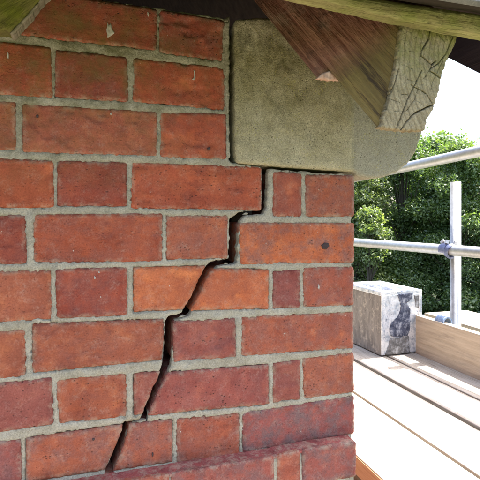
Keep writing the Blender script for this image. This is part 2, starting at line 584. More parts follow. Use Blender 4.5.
# plain bricks, shared meshes, carry the wall on beyond the frame
def plain_brick(L, H, Dp, k):
    me, _ = slab('brick', [(-L / 2, H / 2), (L / 2, H / 2), (L / 2, -H / 2), (-L / 2, -H / 2)], 0, Dp, step=.012, corner=.003, rough=.001, rnd=.0022, disp=.0006, seed=90 + k)
    me.materials.append(M['brick'])
    return me
PLAIN = {}
def place_plain(x0, x1, zb, zt, y=0.0, dep=.1025, facing=0, at=None):
    L = round(x1 - x0, 3); H = round(zt - zb, 3)
    key = (L, H, dep, random.randint(0, 2))
    if key not in PLAIN: PLAIN[key] = plain_brick(L, H, dep, len(PLAIN))
    if facing == 0: FOOT.append([(x0, zt), (x1, zt), (x1, zb), (x0, zb)])
    if facing == 0: loc, rz = Vector(((x0 + x1) / 2, y, (zb + zt) / 2)), 0
    else: loc, rz = Vector((at, (x0 + x1) / 2, (zb + zt) / 2)), math.pi / 2      # faces +X
    o = link_mesh('brick', PLAIN[key], None, wall, loc - WOFF, (0, 0, rz))
    c = vary(random.choice((RED, DRED, BRN, BRN, PUR)), .1)
    o.color = (*c, random.choice((.1, .2, .4)))
    return o
XMIN = -.92
for r in range(9):
    x = left_end.get(r, -.2) - .01
    hdr = r % 2 == 0
    while x > XMIN + .06:
        L = .1025 if hdr else .215
        place_plain(max(x - L, XMIN), x, LEVEL[r + 1] + .005, LEVEL[r] - .005)
        x -= L + .01
        hdr = not hdr
# plinth, standing 24 mm proud, top arris splayed brick
PY = -.024
def pw(pts): return wall2(pts, PY)
PL = [([(303, 450.5), (356, 442.5), (356, 476), (303, 487)], PUR, .8), ([(278, 455.5), (299.5, 451.5), (299.5, 488), (278, 492)], BRN, .3),
      ([(172, 474), (273.5, 457), (273.5, 494), (172, 516)], PUR, .7), ([(100, 486), (169, 475), (169, 517), (100, 531)], BRN, .4)]
PX = on_wall(355.8, 450, PY).x
PZT = None
for i, (pts, colr, skin) in enumerate(PL):
    q = pw(pts)
    if i == 0:
        q = [(PX, z) if x > PX - .006 else (x, z) for x, z in q]
    me, ctr = slab('brick', q, PY, .125, step=.0032, corner=.0025, rough=.0006, rnd=.0016, disp=.0006, seed=300 + i * 2.3, chips=.004, grow=.0012)
    brick_obj(me, ctr, vary(colr, .05), skin)
    PZT = q[0][1]; pl_left = q[0][0]; pl_b = q[3][1]
x = pl_left - .01
hdr = False
pz0, pz1 = wall2([(100, 531)], PY)[0][1], wall2([(100, 486)], PY)[0][1]
while x > XMIN + .06:
    L = .1025 if hdr else .215
    place_plain(max(x - L, XMIN), x, pz0, pz1, y=PY)
    x -= L + .01; hdr = not hdr
PB = pz0 - .01
r = 0
zt = PB
while zt > -.86:
    x = PX
    hdr = r % 2 == 0
    while x > XMIN + .06:
        L = .1025 if hdr else .215
        place_plain(max(x - L, XMIN), x, zt - .065, zt, y=PY)
        x -= L + .01; hdr = not hdr
    zt -= .075; r += 1
WALL_BOTTOM = zt
# side wall round the corner, facing +X
courses = [(.068, .006), (-.006, -.068)]
RL = [176, 217, 264.5, 306, 349.5, 394, 435, 478]
zr = [on_wall(354, v).z for v in RL]
for k in range(len(zr) - 1):
    y = .1125 if k % 2 == 0 else .21
    hdr = k % 2 == 0
    while y < 1.5:
        L = .1025 if hdr else .215
        place_plain(y, y + L, zr[k + 1] + .005, zr[k] - .005, facing=1, at=WALL_X)
        y += L + .01; hdr = not hdr
zt = zr[-1] - .01
k = 0
while zt > -.86:
    y = .085 if k % 2 == 0 else .2
    hdr = k % 2 == 0
    while y < 1.5:
        L = .1025 if hdr else .215
        place_plain(y, y + L, zt - .065, zt, facing=1, at=WALL_X)
        y += L + .01; hdr = not hdr
    zt -= .075; k += 1

# mortar either side of the crack
CL = [(231, 16), (228.5, 60), (229.5, 110), (230, 160), (235, 163.5), (262.5, 166.5), (263, 190), (263, 204), (257, 210), (243, 211.5), (238, 214), (231, 219), (230.5, 240), (230, 258.5),
      (211, 261.5), (207.5, 265), (203, 274), (196, 288), (190, 300), (184, 310), (183, 313), (170, 317), (166, 321), (165.5, 340), (164, 362), (161.5, 370), (152, 391), (147, 403), (143, 415), (140, 419.5), (126, 422), (124.5, 424), (116, 447), (106, 471)]
CR = [(268.5, 169), (267, 186), (266.5, 207), (262, 213.5), (243, 216), (239, 220), (237.5, 240), (236.5, 262), (233.5, 264.5), (217, 265), (213, 269), (204, 284), (197, 298), (191, 311), (187.5, 316), (174.5, 321), (172.5, 340), (171, 361), (167.5, 370),
      (162, 384), (152, 405), (147, 416.5), (146, 422), (132, 423), (128, 430), (119, 457), (112.5, 472)]
m_bot = -.80
FB = [(min(x for x, z in q), max(x for x, z in q), min(z for x, z in q), max(z for x, z in q), [Vector(p) for p in q]) for q in FOOT]
def behind_bricks(x, z, d):
    for x0, x1, z0, z1, q in FB:
        if x0 < x < x1 and z0 < z < z1:
            inside, best = False, 1.0
            for i in range(len(q)):
                a, b = q[i - 1], q[i]
                if (a.y > z) != (b.y > z) and x < (b.x - a.x) * (z - a.y) / (b.y - a.y) + a.x: inside = not inside
                e = b - a
                tt = max(0, min(1, ((x - a.x) * e.x + (z - a.y) * e.y) / max(e.length_squared, 1e-12)))
                best = min(best, math.hypot(x - a.x - tt * e.x, z - a.y - tt * e.y))
            if inside: return .007 if best > .0014 else .0012
    return 0.0
cl, cr = wall2([(u - 1.0, v) for u, v in CL]), wall2([(u + 1.2, v) for u, v in CR])
bx = cl[-1][0]
lt = [(XMIN, LEVEL[0] - .004), wall2([(105, 0)])[0], wall2([(160, 8)])[0], wall2([(226, 18)])[0]]
left_poly = lt + cl + [(bx, cl[-1][1] - .01), (bx, m_bot), (XMIN, m_bot)]
me, ctr = slab('mortar', left_poly, .0010, .014, step=.0034, corner=0, rough=.0022, rscale=105, rnd=.0015, disp=.0019, dscale=75, seed=4.2, extra=behind_bricks)
link_mesh('mortar', me, M['mortar'], wall, ctr - WOFF)
right_poly = cr[:1] + wall2([(300, 171.5), (353, 174.5)]) + [(WALL_X - .0032, wall2([(354, 176)])[0][1]), (WALL_X - .0032, m_bot), (cr[-1][0] + .002, m_bot)] + cr[::-1][:-1]
me, ctr = slab('mortar', right_poly[::-1], .0010, .014, step=.0030, corner=0, rough=.0022, rscale=105, rnd=.0015, disp=.0019, dscale=75, seed=8.4, extra=behind_bricks)
link_mesh('mortar', me, M['mortar'], wall, ctr - WOFF)
# plinth and side mortar, inner leaf
def wbox(name, x0, x1, y0, y1, z0, z1, m):
    return link_mesh(name, bm_mesh(name, box_bm(x0 - WOFF.x, x1 - WOFF.x, y0 - WOFF.y, y1 - WOFF.y, z0 - WOFF.z, z1 - WOFF.z)), m, wall)
tops = []
for pts, _, _ in PL: tops = pw([pts[0], pts[1]]) + tops
tops = sorted(tops)
pm = [(XMIN + .001, tops[0][1] - .003)] + [(x, z - .0022) for x, z in tops[:-1]] + [(PX - .002, tops[-1][1] - .0022), (PX - .002, -.801), (XMIN + .001, -.801)]
me, ctr = slab('mortar', pm, PY + .002, .024, step=.012, corner=0, rough=.0006, rnd=.001, disp=.0008, seed=77)
link_mesh('mortar', me, M['mortar'], wall, ctr - WOFF)
wbox('mortar', .25, WALL_X - .003, .1, 1.5, -.8, zr[0] - .003, M['mortar'])
o = wbox('inner_leaf', XMIN + .002, .249, .102, .21, -.8, .24, M['brick'])
o.color = (.2, .06, .04, .4)
# weathered ledge along the top of the plinth
lt_ = [(XMIN + .002, tops[0][1])] + tops[:-1] + [(PX - .0015, tops[-1][1])]
vs, fs = [], []
for x, z in lt_:
    dz = noise.noise(Vector((x * 60, 3, 1))) * .0005
    vs += [(x, PY + .0012, z - .004), (x, PY + .0012, z - .0006 + dz), (x, PY + .004, z + .0010 + dz), (x, .003, z + .0030), (x, .003, z - .004)]
for i in range(len(lt_) - 1):
    for k in range(5):
        fs.append((i * 5 + k, i * 5 + (k + 1) % 5, i * 5 + 5 + (k + 1) % 5, i * 5 + 5 + k))
fs += [(0, 1, 2, 3, 4), tuple(len(vs) - 1 - k for k in range(5))]
bm = bmesh.new(); me = mesh_from('ledge', [Vector(v) - WOFF for v in vs], fs); bm.from_mesh(me); bpy.data.meshes.remove(me)
o = link_mesh('ledge', bm_mesh('ledge', bm), M['brick'], wall)
o.color = (.34, .082, .072, .25)
# crumbs of mortar lying in the crack
for i, (u, v, r) in enumerate([(246, 213.8, .004), (226, 263.4, .003), (182, 316.5, .004), (142, 420, .004)]):
    c = on_wall(u, v, .006)
    bm = bmesh.new(); bmesh.ops.create_icosphere(bm, subdivisions=1, radius=r)
    for q in bm.verts: q.co = Vector((q.co.x * 1.4, q.co.y, q.co.z * .6)) * random.uniform(.5, 1.3)
    link_mesh('mortar_crumb', bm_mesh('mortar_crumb', bm), M['mortar'], wall, c - WOFF)
# joint mortar smear down the broken edge beside the stone
sm = wall2([(225, 22), (229.5, 21), (229.5, 60), (229, 110), (230, 158), (226.5, 158), (226.3, 112), (225, 66)])
me, ctr = slab('mortar', sm, -.0006, .05, step=.0022, corner=.001, rough=.0016, rscale=200, rnd=.0015, disp=.0016, dscale=90, seed=6.1)
link_mesh('mortar', me, M['mortar'], wall, ctr - WOFF)

# lime splashes and burnt knots on single bricks
def flat(name, a, b):
    t = NT(name); p = t.pos(); t.color(t.mix(t.noise(p, 200, 4, .7, .3, .7), a, b)); t.bump(t.noise(p, 300, 4, .7), .5, .002); return t.m
M['lime'], M['knot'] = flat('lime splash', (.34, .29, .25), (.60, .56, .50)), flat('burnt knot', (.03, .022, .025), (.09, .06, .055))
MARKS = [('lime_splash', [(107.5, 22), (108.8, 27), (110.5, 23), (112, 29), (114.5, 33.5), (111, 36), (107.5, 38.5), (106.5, 30)]), ('lime_splash', [(147.3, 12), (148.6, 13), (148.4, 17), (147.2, 15.5)]),
         ('lime_splash', [(193.6, 70), (194.8, 72), (195.4, 78), (194, 80.6), (192, 79.4), (194, 77.5)]), ('lime_splash', [(7.2, 52), (8.8, 54), (8.6, 59), (7.4, 58)]), ('lime_splash', [(110, 113), (111.8, 112.6), (111.6, 115), (110.2, 115)]),
         ('lime_splash', [(94, 276), (95.8, 277), (95.2, 279.5), (93.8, 278.6)]), ('lime_splash', [(98.6, 271), (100, 272), (99.5, 273.4), (98.4, 272.6)]), ('lime_splash', [(318, 284), (319.2, 286), (318.8, 289.5), (317.6, 288)]),
         ('burnt_knot', [(321, 245), (324, 242.6), (328, 243), (329, 246), (326, 249), (322, 248.6)]), ('burnt_knot', [(207, 148), (209.5, 147), (210.4, 149.4), (208, 150.6)]), ('burnt_knot', [(36, 115.5), (38.5, 115), (38.6, 117.6), (36.6, 117.8)]),
         ('burnt_knot', [(152, 452), (153.4, 452.5), (153, 457), (151.8, 455)]), ('burnt_knot', [(92.4, 438), (94.6, 438.4), (94.2, 440.4), (92.6, 440)])]
for i, (nm, pts) in enumerate(MARKS):
    me, ctr = slab(nm, wall2(pts), -.0022, .004, step=.0015, corner=.0006, rough=.0005, rscale=300, rnd=.0006, disp=.0003, dscale=200, seed=500 + i)
    link_mesh(nm, me, M['lime'] if nm[0] == 'l' else M['knot'], wall, ctr - WOFF)

# ------------------------------------------------------------------ kneeler stone
kn = tag(empty('kneeler_stone', on_wall(294, 170)), 'large pale mossy sandstone kneeler block at the head of the wall corner', 'stone block')
KO = Vector(kn.location)
kp = wall2([(236, 19), (260, 17), (300, 18), (353, 30), (353.2, 171.5), (300, 168), (237, 163), (234.8, 155), (235.2, 90), (234.8, 26)], -.004)
me, ctr = slab('face_block', kp, -.004, .30, step=.0033, corner=.004, rough=.0012, rscale=90, rnd=.003, disp=.0013, dscale=60, seed=21, tilt=(-.004, .012), chips=.004)
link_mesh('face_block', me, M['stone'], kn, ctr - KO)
np_ = wall2([(346, 60), (440, 60), (424, 128), (420, 142), (416, 153), (409, 163), (399, 171), (386, 177), (370, 178.5), (358, 175.5), (354.2, 171), (346, 169)], -.0005)
me, ctr = slab('moulded_nose', np_, -.0005, .22, step=.0033, corner=.003, rough=.0012, rscale=90, rnd=.004, disp=.0014, dscale=60, seed=27, tilt=(.0, -.004))
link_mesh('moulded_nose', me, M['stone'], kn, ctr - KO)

# ------------------------------------------------------------------ hip rafter
def mat_rafter():
    t = NT('weathered rafter')
    p = t.pos()
    q = t.n('ShaderNodeVectorRotate', rotation_type='EULER_XYZ')
    rx = Vector((-1, 1, 1.85)).normalized().to_track_quat('Z', 'Y').inverted().to_euler()
    q.inputs['Rotation'].default_value = rx
    t.l(p, q.inputs['Vector'])
    along = t.sep(q.outputs[0])[2]
    gq = t.scale(q.outputs[0], (1, 1, .07))
    g = t.noise(gq, 170, 5, .6, .35, .68, dist=.6)
    red = t.mix(g, (.16, .055, .034), (.40, .19, .125))
    red = t.mix(t.math('MULTIPLY', t.noise(p, 30, 4, .7, .52, .7), .8), red, (.045, .025, .02))
    pale = t.noise(p, 24, 5, .7, .55, .7)
    red = t.mix(t.math('MULTIPLY', pale, .55), red, (.42, .27, .20))
    g2 = t.noise(gq, 130, 5, .6, .3, .7)
    grn = t.mix(g2, (.12, .08, .03), (.27, .19, .065))
    grn = t.mix(t.math('MULTIPLY', t.noise(gq, 75, 6, .8, .54, .62), .85), grn, (.045, .028, .02))
    return t, p, along, red, grn, g
t, p, along, red, grn, g = mat_rafter()
DV = Vector((-1, 1, 1.85)).normalized()
EY = -.175
end_px = [(400, 22), (456, 31), (453, 45), (447, 56), (441, 70), (436, 92), (430, 112), (425.5, 117.5), (424, 124), (422, 131), (405, 131.5), (378, 128.5), (381, 115), (388, 94), (394, 62)]
E3 = []
for u, v in end_px:
    P3 = on_wall(u, v, EY)
    E3.append(P3)
c_end = sum(E3, Vector()) / len(E3)
BLp, TLp = on_wall(378, 128.5, EY), on_wall(400, 22, EY)
sn = (TLp - BLp).cross(DV)
def on_flank(u, v):
    d = ray(u, v); o = Vector((0, -CAM_D, 0))
    return o + d * ((BLp - o).dot(sn) / d.dot(sn))
a_end = DV.dot(on_flank(352, 62))
nz = t.noise(p, 30, 4, .6)
al2 = t.math('ADD', along, t.math('MULTIPLY', t.math('SUBTRACT', nz, .5), .05))
fac = t.rng(al2, a_end - .012, a_end + .022, 1.0, 0.0)
t.color(t.mix(fac, red, grn))
t.bump(t.math('ADD', g, t.noise(p, 260, 4, .7)), .8, .003)
M['rafter'] = t.m

def mat_endgrain():
    t = NT('weathered end grain')
    p = t.pos()
    c = t.mix(t.noise(p, 60, 5, .7, .3, .7), (.36, .285, .165), (.55, .455, .29))
    c = t.mix(t.math('MULTIPLY', t.noise(p, 420, 4, .7, .4, .7), .55), c, (.11, .095, .065))
    z = t.sep(p)
    zz = on_wall(420, 62, EY).z
    gr = t.math('MULTIPLY', t.noise(p, 40, 5, .7, .36, .58), t.rng(z[2], zz - .05, zz + .03))
    c = t.mix(t.math('MULTIPLY', gr, .85), c, (.25, .24, .06))
    fib = t.noise(t.scale(t.rot(p, (0, .36, 0)), (1, 1, .12)), 360, 4, .7, .42, .66)
    ring = t.n('ShaderNodeTexWave', wave_type='RINGS', rings_direction='Y'); ring.inputs['Scale'].default_value = 42; ring.inputs['Distortion'].default_value = 3.5; ring.inputs['Detail'].default_value = 3
    mp = t.n('ShaderNodeMapping'); q0 = on_wall(500, 70, EY); mp.inputs['Location'].default_value = (-q0.x, -q0.y, -q0.z); t.l(p, mp.inputs['Vector']); t.l(mp.outputs[0], ring.inputs['Vector'])
    c = t.mix(t.math('MULTIPLY', t.rng(ring.outputs['Fac'], .62, .95), .5), c, t.mix(1.0, c, (.55, .52, .48), 'MULTIPLY'))
    c = t.mix(t.math('MULTIPLY', fib, .45), c, t.mix(1.0, c, (.42, .40, .38), 'MULTIPLY'))
    t.color(c)
    t.b.inputs['Roughness'].default_value = .95
    t.bump(t.math('ADD', t.noise(t.scale(p, (1, 1, .4)), 300, 5, .75), t.noise(p, 120, 4, .7)), .8, .003)
    return t.m
M['endgrain'] = mat_endgrain()

raf = tag(empty('hip_rafter', c_end), 'weathered hip rafter end with cracked grey end grain projecting above the stone', 'rafter')
LEN = .95
n = len(E3)
# body: swept outline with rounded front edge
vs, fs = [], []
K = 14
ring_prev = None
for k in range(K + 1):
    s = .002 + LEN * (k / K) ** 1.5
    for i, P3 in enumerate(E3):
        wob = Vector((noise.noise(P3 * 30 + Vector((k, 0, 0))), 0, noise.noise(P3 * 25 + Vector((0, k, 9))))) * (.0012 if k else 0)
        vs.append(P3 + DV * s + wob - c_end)
for k in range(K):
    for i in range(n):
        j = (i + 1) % n
        fs.append((k * n + i, k * n + j, (k + 1) * n + j, (k + 1) * n + i))
fs.append(tuple(range(n))); fs.append(tuple(K * n + i for i in range(n))[::-1])
bm = bmesh.new(); me = mesh_from('timber', vs, fs); bm.from_mesh(me); bpy.data.meshes.remove(me)
link_mesh('timber', bm_mesh('timber', bm), M['rafter'], raf)
# end grain: checks are cut into the face as real grooves
cracks_px = [[(428, 27), (426, 40), (419, 52), (418, 57), (429, 66), (433, 62)], [(418, 57), (423, 60)], [(429, 66), (427, 72), (438, 80)], [(419, 72), (412, 86), (405, 100), (400, 113), (394, 129)],
             [(408, 86), (424, 95), (430, 106), (431, 110)], [(429, 106), (412, 114), (404, 122), (399, 130)], [(450, 38), (443, 55), (436, 64), (428, 70)], [(396, 70), (392, 85), (387, 97), (384, 110)],
             [(404, 80), (412, 83)], [(398, 95), (407, 96)], [(416, 88), (412, 100), (403, 112)], [(388, 100), (398, 104)], [(410, 38), (418, 40)], [(402, 52), (412, 54)], [(426, 72), (421, 80)], [(399, 66), (410, 70)], [(392, 112), (402, 112)], [(440, 62), (432, 78), (427, 92)],
             [(414, 102), (424, 108)], [(436, 36), (442, 44)], [(405, 30), (402, 45)]]
cr_w = [2.0, 1.2, 1.8, 1.5, 1.2, 1.9, 1.3, 1.5, .8, .8, 1.0, .9, .8, .8, 1.0, .7, .7, 1.0, .7, .8, .8]
segs = []
for wdt, line in zip(cr_w, cracks_px):
    w2 = wall2(line, EY)
    for a, b in zip(w2, w2[1:]): segs.append((np.array(a), np.array(b), (wdt if wdt > 1.1 else wdt * .6) * .00032))
SA = np.array([q[0] for q in segs]); SB = np.array([q[1] for q in segs]); SW = np.array([q[2] for q in segs])
SD = SB - SA; SL = np.sum(SD * SD, 1) + 1e-12
def checks(x, z, d):
    x += noise.noise(Vector((x * 120, z * 120, 2))) * .0007
    z += noise.noise(Vector((x * 120, z * 120, 9))) * .0007
    q = np.array((x, z))
    tt = np.clip(np.sum((q - SA) * SD, 1) / SL, 0, 1)
    dd = np.hypot(*(q - SA - tt[:, None] * SD).T)
    k = np.clip(1 - dd / (SW * 1.6), 0, None) ** .9 * SW * 18
    # raised fibres running with the checks
    f = noise.noise(Vector(((x * .93 + z * .36) * 420, (z * .93 - x * .36) * 60, 4))) * .0003
    return float(k.max()) + f
me, ctr = slab('end_grain', [(P3.x, P3.z) for P3 in E3], EY - .006, .012, step=.00072, corner=.003, rough=.0016, rscale=170, rnd=.0025, disp=.0007, dscale=110, seed=33, extra=checks, chips=.004)
link_mesh('end_grain', me, M['endgrain'], raf, ctr - c_end)

# reddish packing timber under the rafter, freshly broken at its lower end
def mat_pink():
    t = NT('freshly broken wood')
    p = t.pos()
    t.color(t.mix(t.noise(t.scale(p, (1, 1, .2)), 260, 4, .7, .3, .7), (.38, .21, .14), (.68, .47, .36)))
    t.bump(t.noise(p, 400, 4, .7), .6, .002)
    return t.m
M['pink'] = mat_pink()
PYY = on_flank(337, 76).y + .010
pk = [on_wall(u, v, PYY) for u, v in [(318, 78), (321, 74.5), (325, 72), (331, 70.5), (337, 74), (342, 80), (352, 86), (362, 76), (340, 50), (326, 48)]]
pc = on_wall(330, 76, PYY)
pack = tag(empty('packing_timber', pc), 'reddish brown packing timber under the rafter with a freshly broken pink end', 'timber')
vs, fs = [], []
low = [on_wall(u, v, PYY) for u, v in [(317.5, 78.5), (330, 80), (342, 81), (362, 84), (366, 60), (346, 52), (332, 62), (324, 70)]]
n2 = len(low)
for s in (0.0, .012, .12, .4, .8):
    for P3 in low: vs.append(P3 + DV * s - pc)
for k in range(4):
    for i in range(n2):
        j = (i + 1) % n2
        fs.append((k * n2 + i, k * n2 + j, (k + 1) * n2 + j, (k + 1) * n2 + i))
fs.append(tuple(range(n2))); fs.append(tuple(4 * n2 + i for i in range(n2))[::-1])
bm = bmesh.new(); me = mesh_from('timber', vs, fs); bm.from_mesh(me); bpy.data.meshes.remove(me)
link_mesh('timber', bm_mesh('timber', bm), M['rafter'], pack)
me, ctr = slab('broken_end', wall2([(317, 78.6), (322, 73.5), (330, 70.6), (337, 73.5), (342, 80.2), (330, 80.2)], PYY - .003), PYY - .003, .006, step=.0012, corner=.001, rough=.0012, rscale=200, rnd=.001, disp=.001, dscale=150, seed=41)
link_mesh('broken_end', me, M['pink'], pack, ctr - pc)

# ------------------------------------------------------------------ roof edge
ROOF_E = .70           # eaves line on the far side of the corner
M['moss'] = None
t = wood('mossy eaves timber', (.24, .20, .085), (.48, .44, .19), grain=(.06, 1, 1), gscale=130, moss=(.24, .26, .06), moss_lo=.42, moss_hi=.66, mossfac=.65, world_pos=True, bump=.8)
M['moss'] = t.m
fy = -.205
fd = .022
fb_ = fy + fd           # the lower back arris is the one seen from below
top1, top2 = on_wall(380, -1.5, fy), on_wall(480, 13.5, fy)
bo0, bo1, bo2 = on_wall(287, 1, fb_), on_wall(380, 22, fb_), on_wall(480, 41, fb_)
fl = [(-1.6, top1.z + .004), (top1.x, top1.z), (top2.x, top2.z), (ROOF_E, top2.z), (ROOF_E, bo2.z), (bo2.x, bo2.z), (bo1.x, bo1.z), (bo0.x, bo0.z), (-1.6, bo0.z)]
me, ctr = slab('eaves_fillet', fl, fy, fd, step=.005, corner=.001, rough=.0012, rscale=60, rnd=.003, disp=.0012, dscale=30, seed=51)
tag(link_mesh('eaves_fillet', me, M['moss'], None, ctr), 'long green mossy timber fillet along the eaves above the rafter end', 'timber')

def mat_slate():
    t = NT('slate')
    p = t.pos(True)
    c = t.mix(t.noise(p, 40, 5, .7, .3, .7), (.10, .098, .095), (.22, .21, .195))
    c = t.mix(t.math('MULTIPLY', t.noise(p, 200, 4, .7, .5, .7), .6), c, (.30, .29, .25))
    t.color(c)
    t.bump(t.noise(p, 160, 5, .7), .7, .003)
    return t.m
M['slate'] = mat_slate()
M['roofwood'] = wood('dark roof boarding', (.035, .026, .020), (.075, .055, .042), grain=(.08, 1, 1), gscale=40).m
roof = tag(empty('slate_roof', (ROOF_E, -.13, .31)), 'grey slate roof edge overhanging the wall along the top', 'roof')
RO = Vector(roof.location)
UPZ = 1.85
EVZ = on_wall(480, 13.5, fy).z + .003      # eaves level
def slabquad(name, q, th, m, parent, off):
    q = [Vector(p) for p in q]
    nn = (q[1] - q[0]).cross(q[3] - q[0]).normalized() * th
    vs = [p - off for p in q] + [p + nn - off for p in q]
    fs = [(3, 2, 1, 0), (4, 5, 6, 7)] + [(i, (i + 1) % 4, 4 + (i + 1) % 4, 4 + i) for i in range(4)]
    bm = bmesh.new(); me = mesh_from(name, vs, fs); bm.from_mesh(me); bpy.data.meshes.remove(me)
    return link_mesh(name, bm_mesh(name, bm), m, parent)
slabquad('boarding', [(-1.6, -.20, EVZ), (ROOF_E, -.20, EVZ), (ROOF_E - 1.5, 1.30, EVZ + 1.5 * UPZ), (-1.6, 1.30, EVZ + 1.5 * UPZ)], .02, M['roofwood'], roof, RO)
slabquad('boarding', [(ROOF_E, -.20, .350), (ROOF_E, 3.2, .350), (ROOF_E - 1.5, 3.2, .350 + 1.5 * UPZ), (ROOF_E - 1.5, 1.30, .350 + 1.5 * UPZ)], .02, M['roofwood'], roof, RO)
slabquad('boarding', [(-1.6, 3.2, .1), (-1.6, -.1, .1), (-1.6, -.1, 3.2), (-1.6, 3.2, 3.2)], .02, M['roofwood'], roof, RO)
slabquad('boarding', [(ROOF_E, 3.2, .345), (-1.6, 3.2, .1), (-1.6, 3.2, 3.2), (ROOF_E - 1.5, 3.2, 3.1)], .02, M['roofwood'], roof, RO)
slabquad('boarding', [(-1.59, .215, .235), (.40, .215, .235), (.40, 3.19, .235), (-1.59, 3.19, .235)], .02, M['roofwood'], roof, RO)
slate_me = bm_mesh('slate', box_bm(-.124, .124, -.004, .004, -.02, .28, .0015))
slate_me.materials.append(M['slate'])
tiltx = math.atan2(1, UPZ)
for row in range(2):
    for i in range(8):
        x = ROOF_E - .06 - i * .25 - row * .125
        if row and i == 0: continue
        y, z = -.238 + row * .10, EVZ + .004 + row * .10 * UPZ
        link_mesh('slate', slate_me, None, roof, Vector((x, y, z)) - RO, (-tiltx + random.uniform(-.015, .015), random.uniform(-.01, .01), 0))

for i in range(6):
    y = .02 + i * .25
    link_mesh('slate', slate_me, None, roof, Vector((ROOF_E + .035, y, .355)) - RO, (-tiltx, 0, math.pi / 2))

M['dkboard'] = wood('dark purple stained board', (.022, .016, .022), (.05, .036, .045), grain=(1, .08, 1), gscale=40).m
a, b = on_side(447, 57, ROOF_E), on_side(480, 73.5, ROOF_E)
dirb = (a - b).normalized()
p0, p1 = b - dirb * .07, a + dirb * .16
upv = Vector((0, 0, .13))
vs = [p0, p1, p1 + upv, p0 + upv]
vs = [v - p0 for v in vs] + [v - p0 + Vector((.022, 0, 0)) for v in vs]
bm = bmesh.new(); me = mesh_from('eaves_board', vs, [(0, 1, 2, 3), (7, 6, 5, 4), (0, 4, 5, 1), (1, 5, 6, 2), (2, 6, 7, 3), (3, 7, 4, 0)]); bm.from_mesh(me); bpy.data.meshes.remove(me)
tag(link_mesh('eaves_board', bm_mesh('eaves_board', bm), M['dkboard'], None, p0), 'dark purple eaves board slanting against the sky behind the rafter end', 'board')

# mossy rafter foot at the other end of the eaves
t = wood('mossy rafter foot', (.12, .10, .035), (.22, .19, .06), grain=(1, 1, .15), axis_rot=(0, -.8, 0), gscale=120, moss=(.17, .18, .02), moss_lo=.38, moss_hi=.6, world_pos=True, bump=.7)
M['moss2'] = t.m
rf = [(-45, -70), (104, -70), (38, 1), (26, 15), (10, 31.5), (4, 29), (-6, 30), (-45, 30)]
ff = wall2(rf, -.030)
cf = on_wall(0, 10, -.02)
foot = tag(empty('rafter_foot', cf), 'green mossy rafter foot cut at a slant over the topmost bricks', 'rafter')
me, ctr = slab('timber', ff, -.030, .027, step=.0035, corner=.002, rough=.0012, rnd=.003, disp=.001, seed=61)
link_mesh('timber', me, M['moss2'], foot, ctr - cf)
M['greywood'] = wood('bleached edge wood', (.20, .17, .12), (.36, .31, .24), grain=(1, 1, .3), axis_rot=(0, -.8, 0), gscale=140, world_pos=True).m
e1 = wall2([(104, -70), (112, -70), (42.5, 0), (30, 16), (13, 34), (9, 33), (26, 15), (38, 1)], -.028)
me, ctr = slab('bleached_edge', e1, -.028, .024, step=.002, corner=.001, rough=.0015, rnd=.0015, disp=.0008, seed=64)
link_mesh('bleached_edge', me, M['greywood'], foot, ctr - cf)

# ==================================================================  SCAFFOLD
BZ = -.72
def mat_board():
    t = NT('scaffold board wood')
    p = t.obj()
    oi = t.n('ShaderNodeObjectInfo')
    off = t.n('ShaderNodeVectorMath', operation='ADD')
    t.l(p, off.inputs[0]); 
    mul = t.math('MULTIPLY', oi.outputs['Random'], 41.0)
    t.l(mul, off.inputs[1])
    p = off.outputs[0]
    q = t.scale(p, (1, .05, 1))
    g = t.noise(q, 70, 6, .65, .3, .7, dist=.3)
    c = t.mix(g, (.36, .31, .245), (.53, .475, .40))
    c = t.mix(t.math('MULTIPLY', t.noise(p, 9, 6, .7, .5, .72), .5), c, (.55, .52, .47))
    c = t.mix(t.math('MULTIPLY', t.noise(q, 170, 5, .75, .52, .68), .75), c, (.14, .10, .07))
    t.color(c)
    t.bump(g, .5, .003)
    return t.m
M['board'] = mat_board()
def mat_edge():
    t = NT('orange board edge')
    p = t.pos()
    g = t.noise(t.scale(p, (1, .06, 1)), 120, 5, .7, .3, .7)
    t.color(t.mix(g, (.26, .13, .07), (.42, .24, .14)))
    t.bump(g, .5, .002)
    return t.m
M['edge'] = mat_edge()
M['steelband'] = NT('galvanised end band').color((.35, .35, .36)).m
M['steelband'].node_tree.nodes['Principled BSDF'].inputs['Metallic'].default_value = .9
M['steelband'].node_tree.nodes['Principled BSDF'].inputs['Roughness'].default_value = .5
ROT = math.radians(-1.6)
PIV = Vector((1.3, 1.5, 0))
def scaf_board(x0, x1, y0, y1, zt, label, th=.045, m='board', cat='scaffold board', group='scaffold boards of the walkway', rot=ROT, edge=None):
    cx, cy = (x0 + x1) / 2, (y0 + y1) / 2
    c = Vector((cx, cy, zt - th))
    v = c - Vector((PIV.x, PIV.y, c.z))
    v = Matrix.Rotation(rot, 3, 'Z') @ v
    e = empty('scaffold_board', Vector((PIV.x, PIV.y, c.z)) + v, rot)
    tag(e, label, cat, group)
    w, l = (x1 - x0) / 2, (y1 - y0) / 2
    link_mesh('plank', bm_mesh('plank', box_bm(-w, w, -l, l, 0, th, .003)), M[m], e)
    if edge:
        link_mesh('bare_edge', bm_mesh('bare_edge', box_bm(-w - .003, -w + .001, -l, l, .001, th - .004)), M['edge'], e)
    for s in (-1, 1):
        link_mesh('end_band', bm_mesh('end_band', box_bm(-w - .0015, w + .0015, min(s * l, s * (l - .03)) - (.002 if s < 0 else 0), max(s * l, s * (l - .03)) + (.002 if s > 0 else 0), -.0015, th + .0015)), M['steelband'], e)
    return e
Y0, Y1 = -.02, 4.4
scaf_board(.822, 1.078, Y0, Y1, BZ, 'sunlit scaffold board with bare orange edge, nearest the brick wall', th=.058, edge=True)
scaf_board(1.088, 1.304, Y0, Y1, BZ + .002, 'sunlit scaffold board, second out from the brick wall')
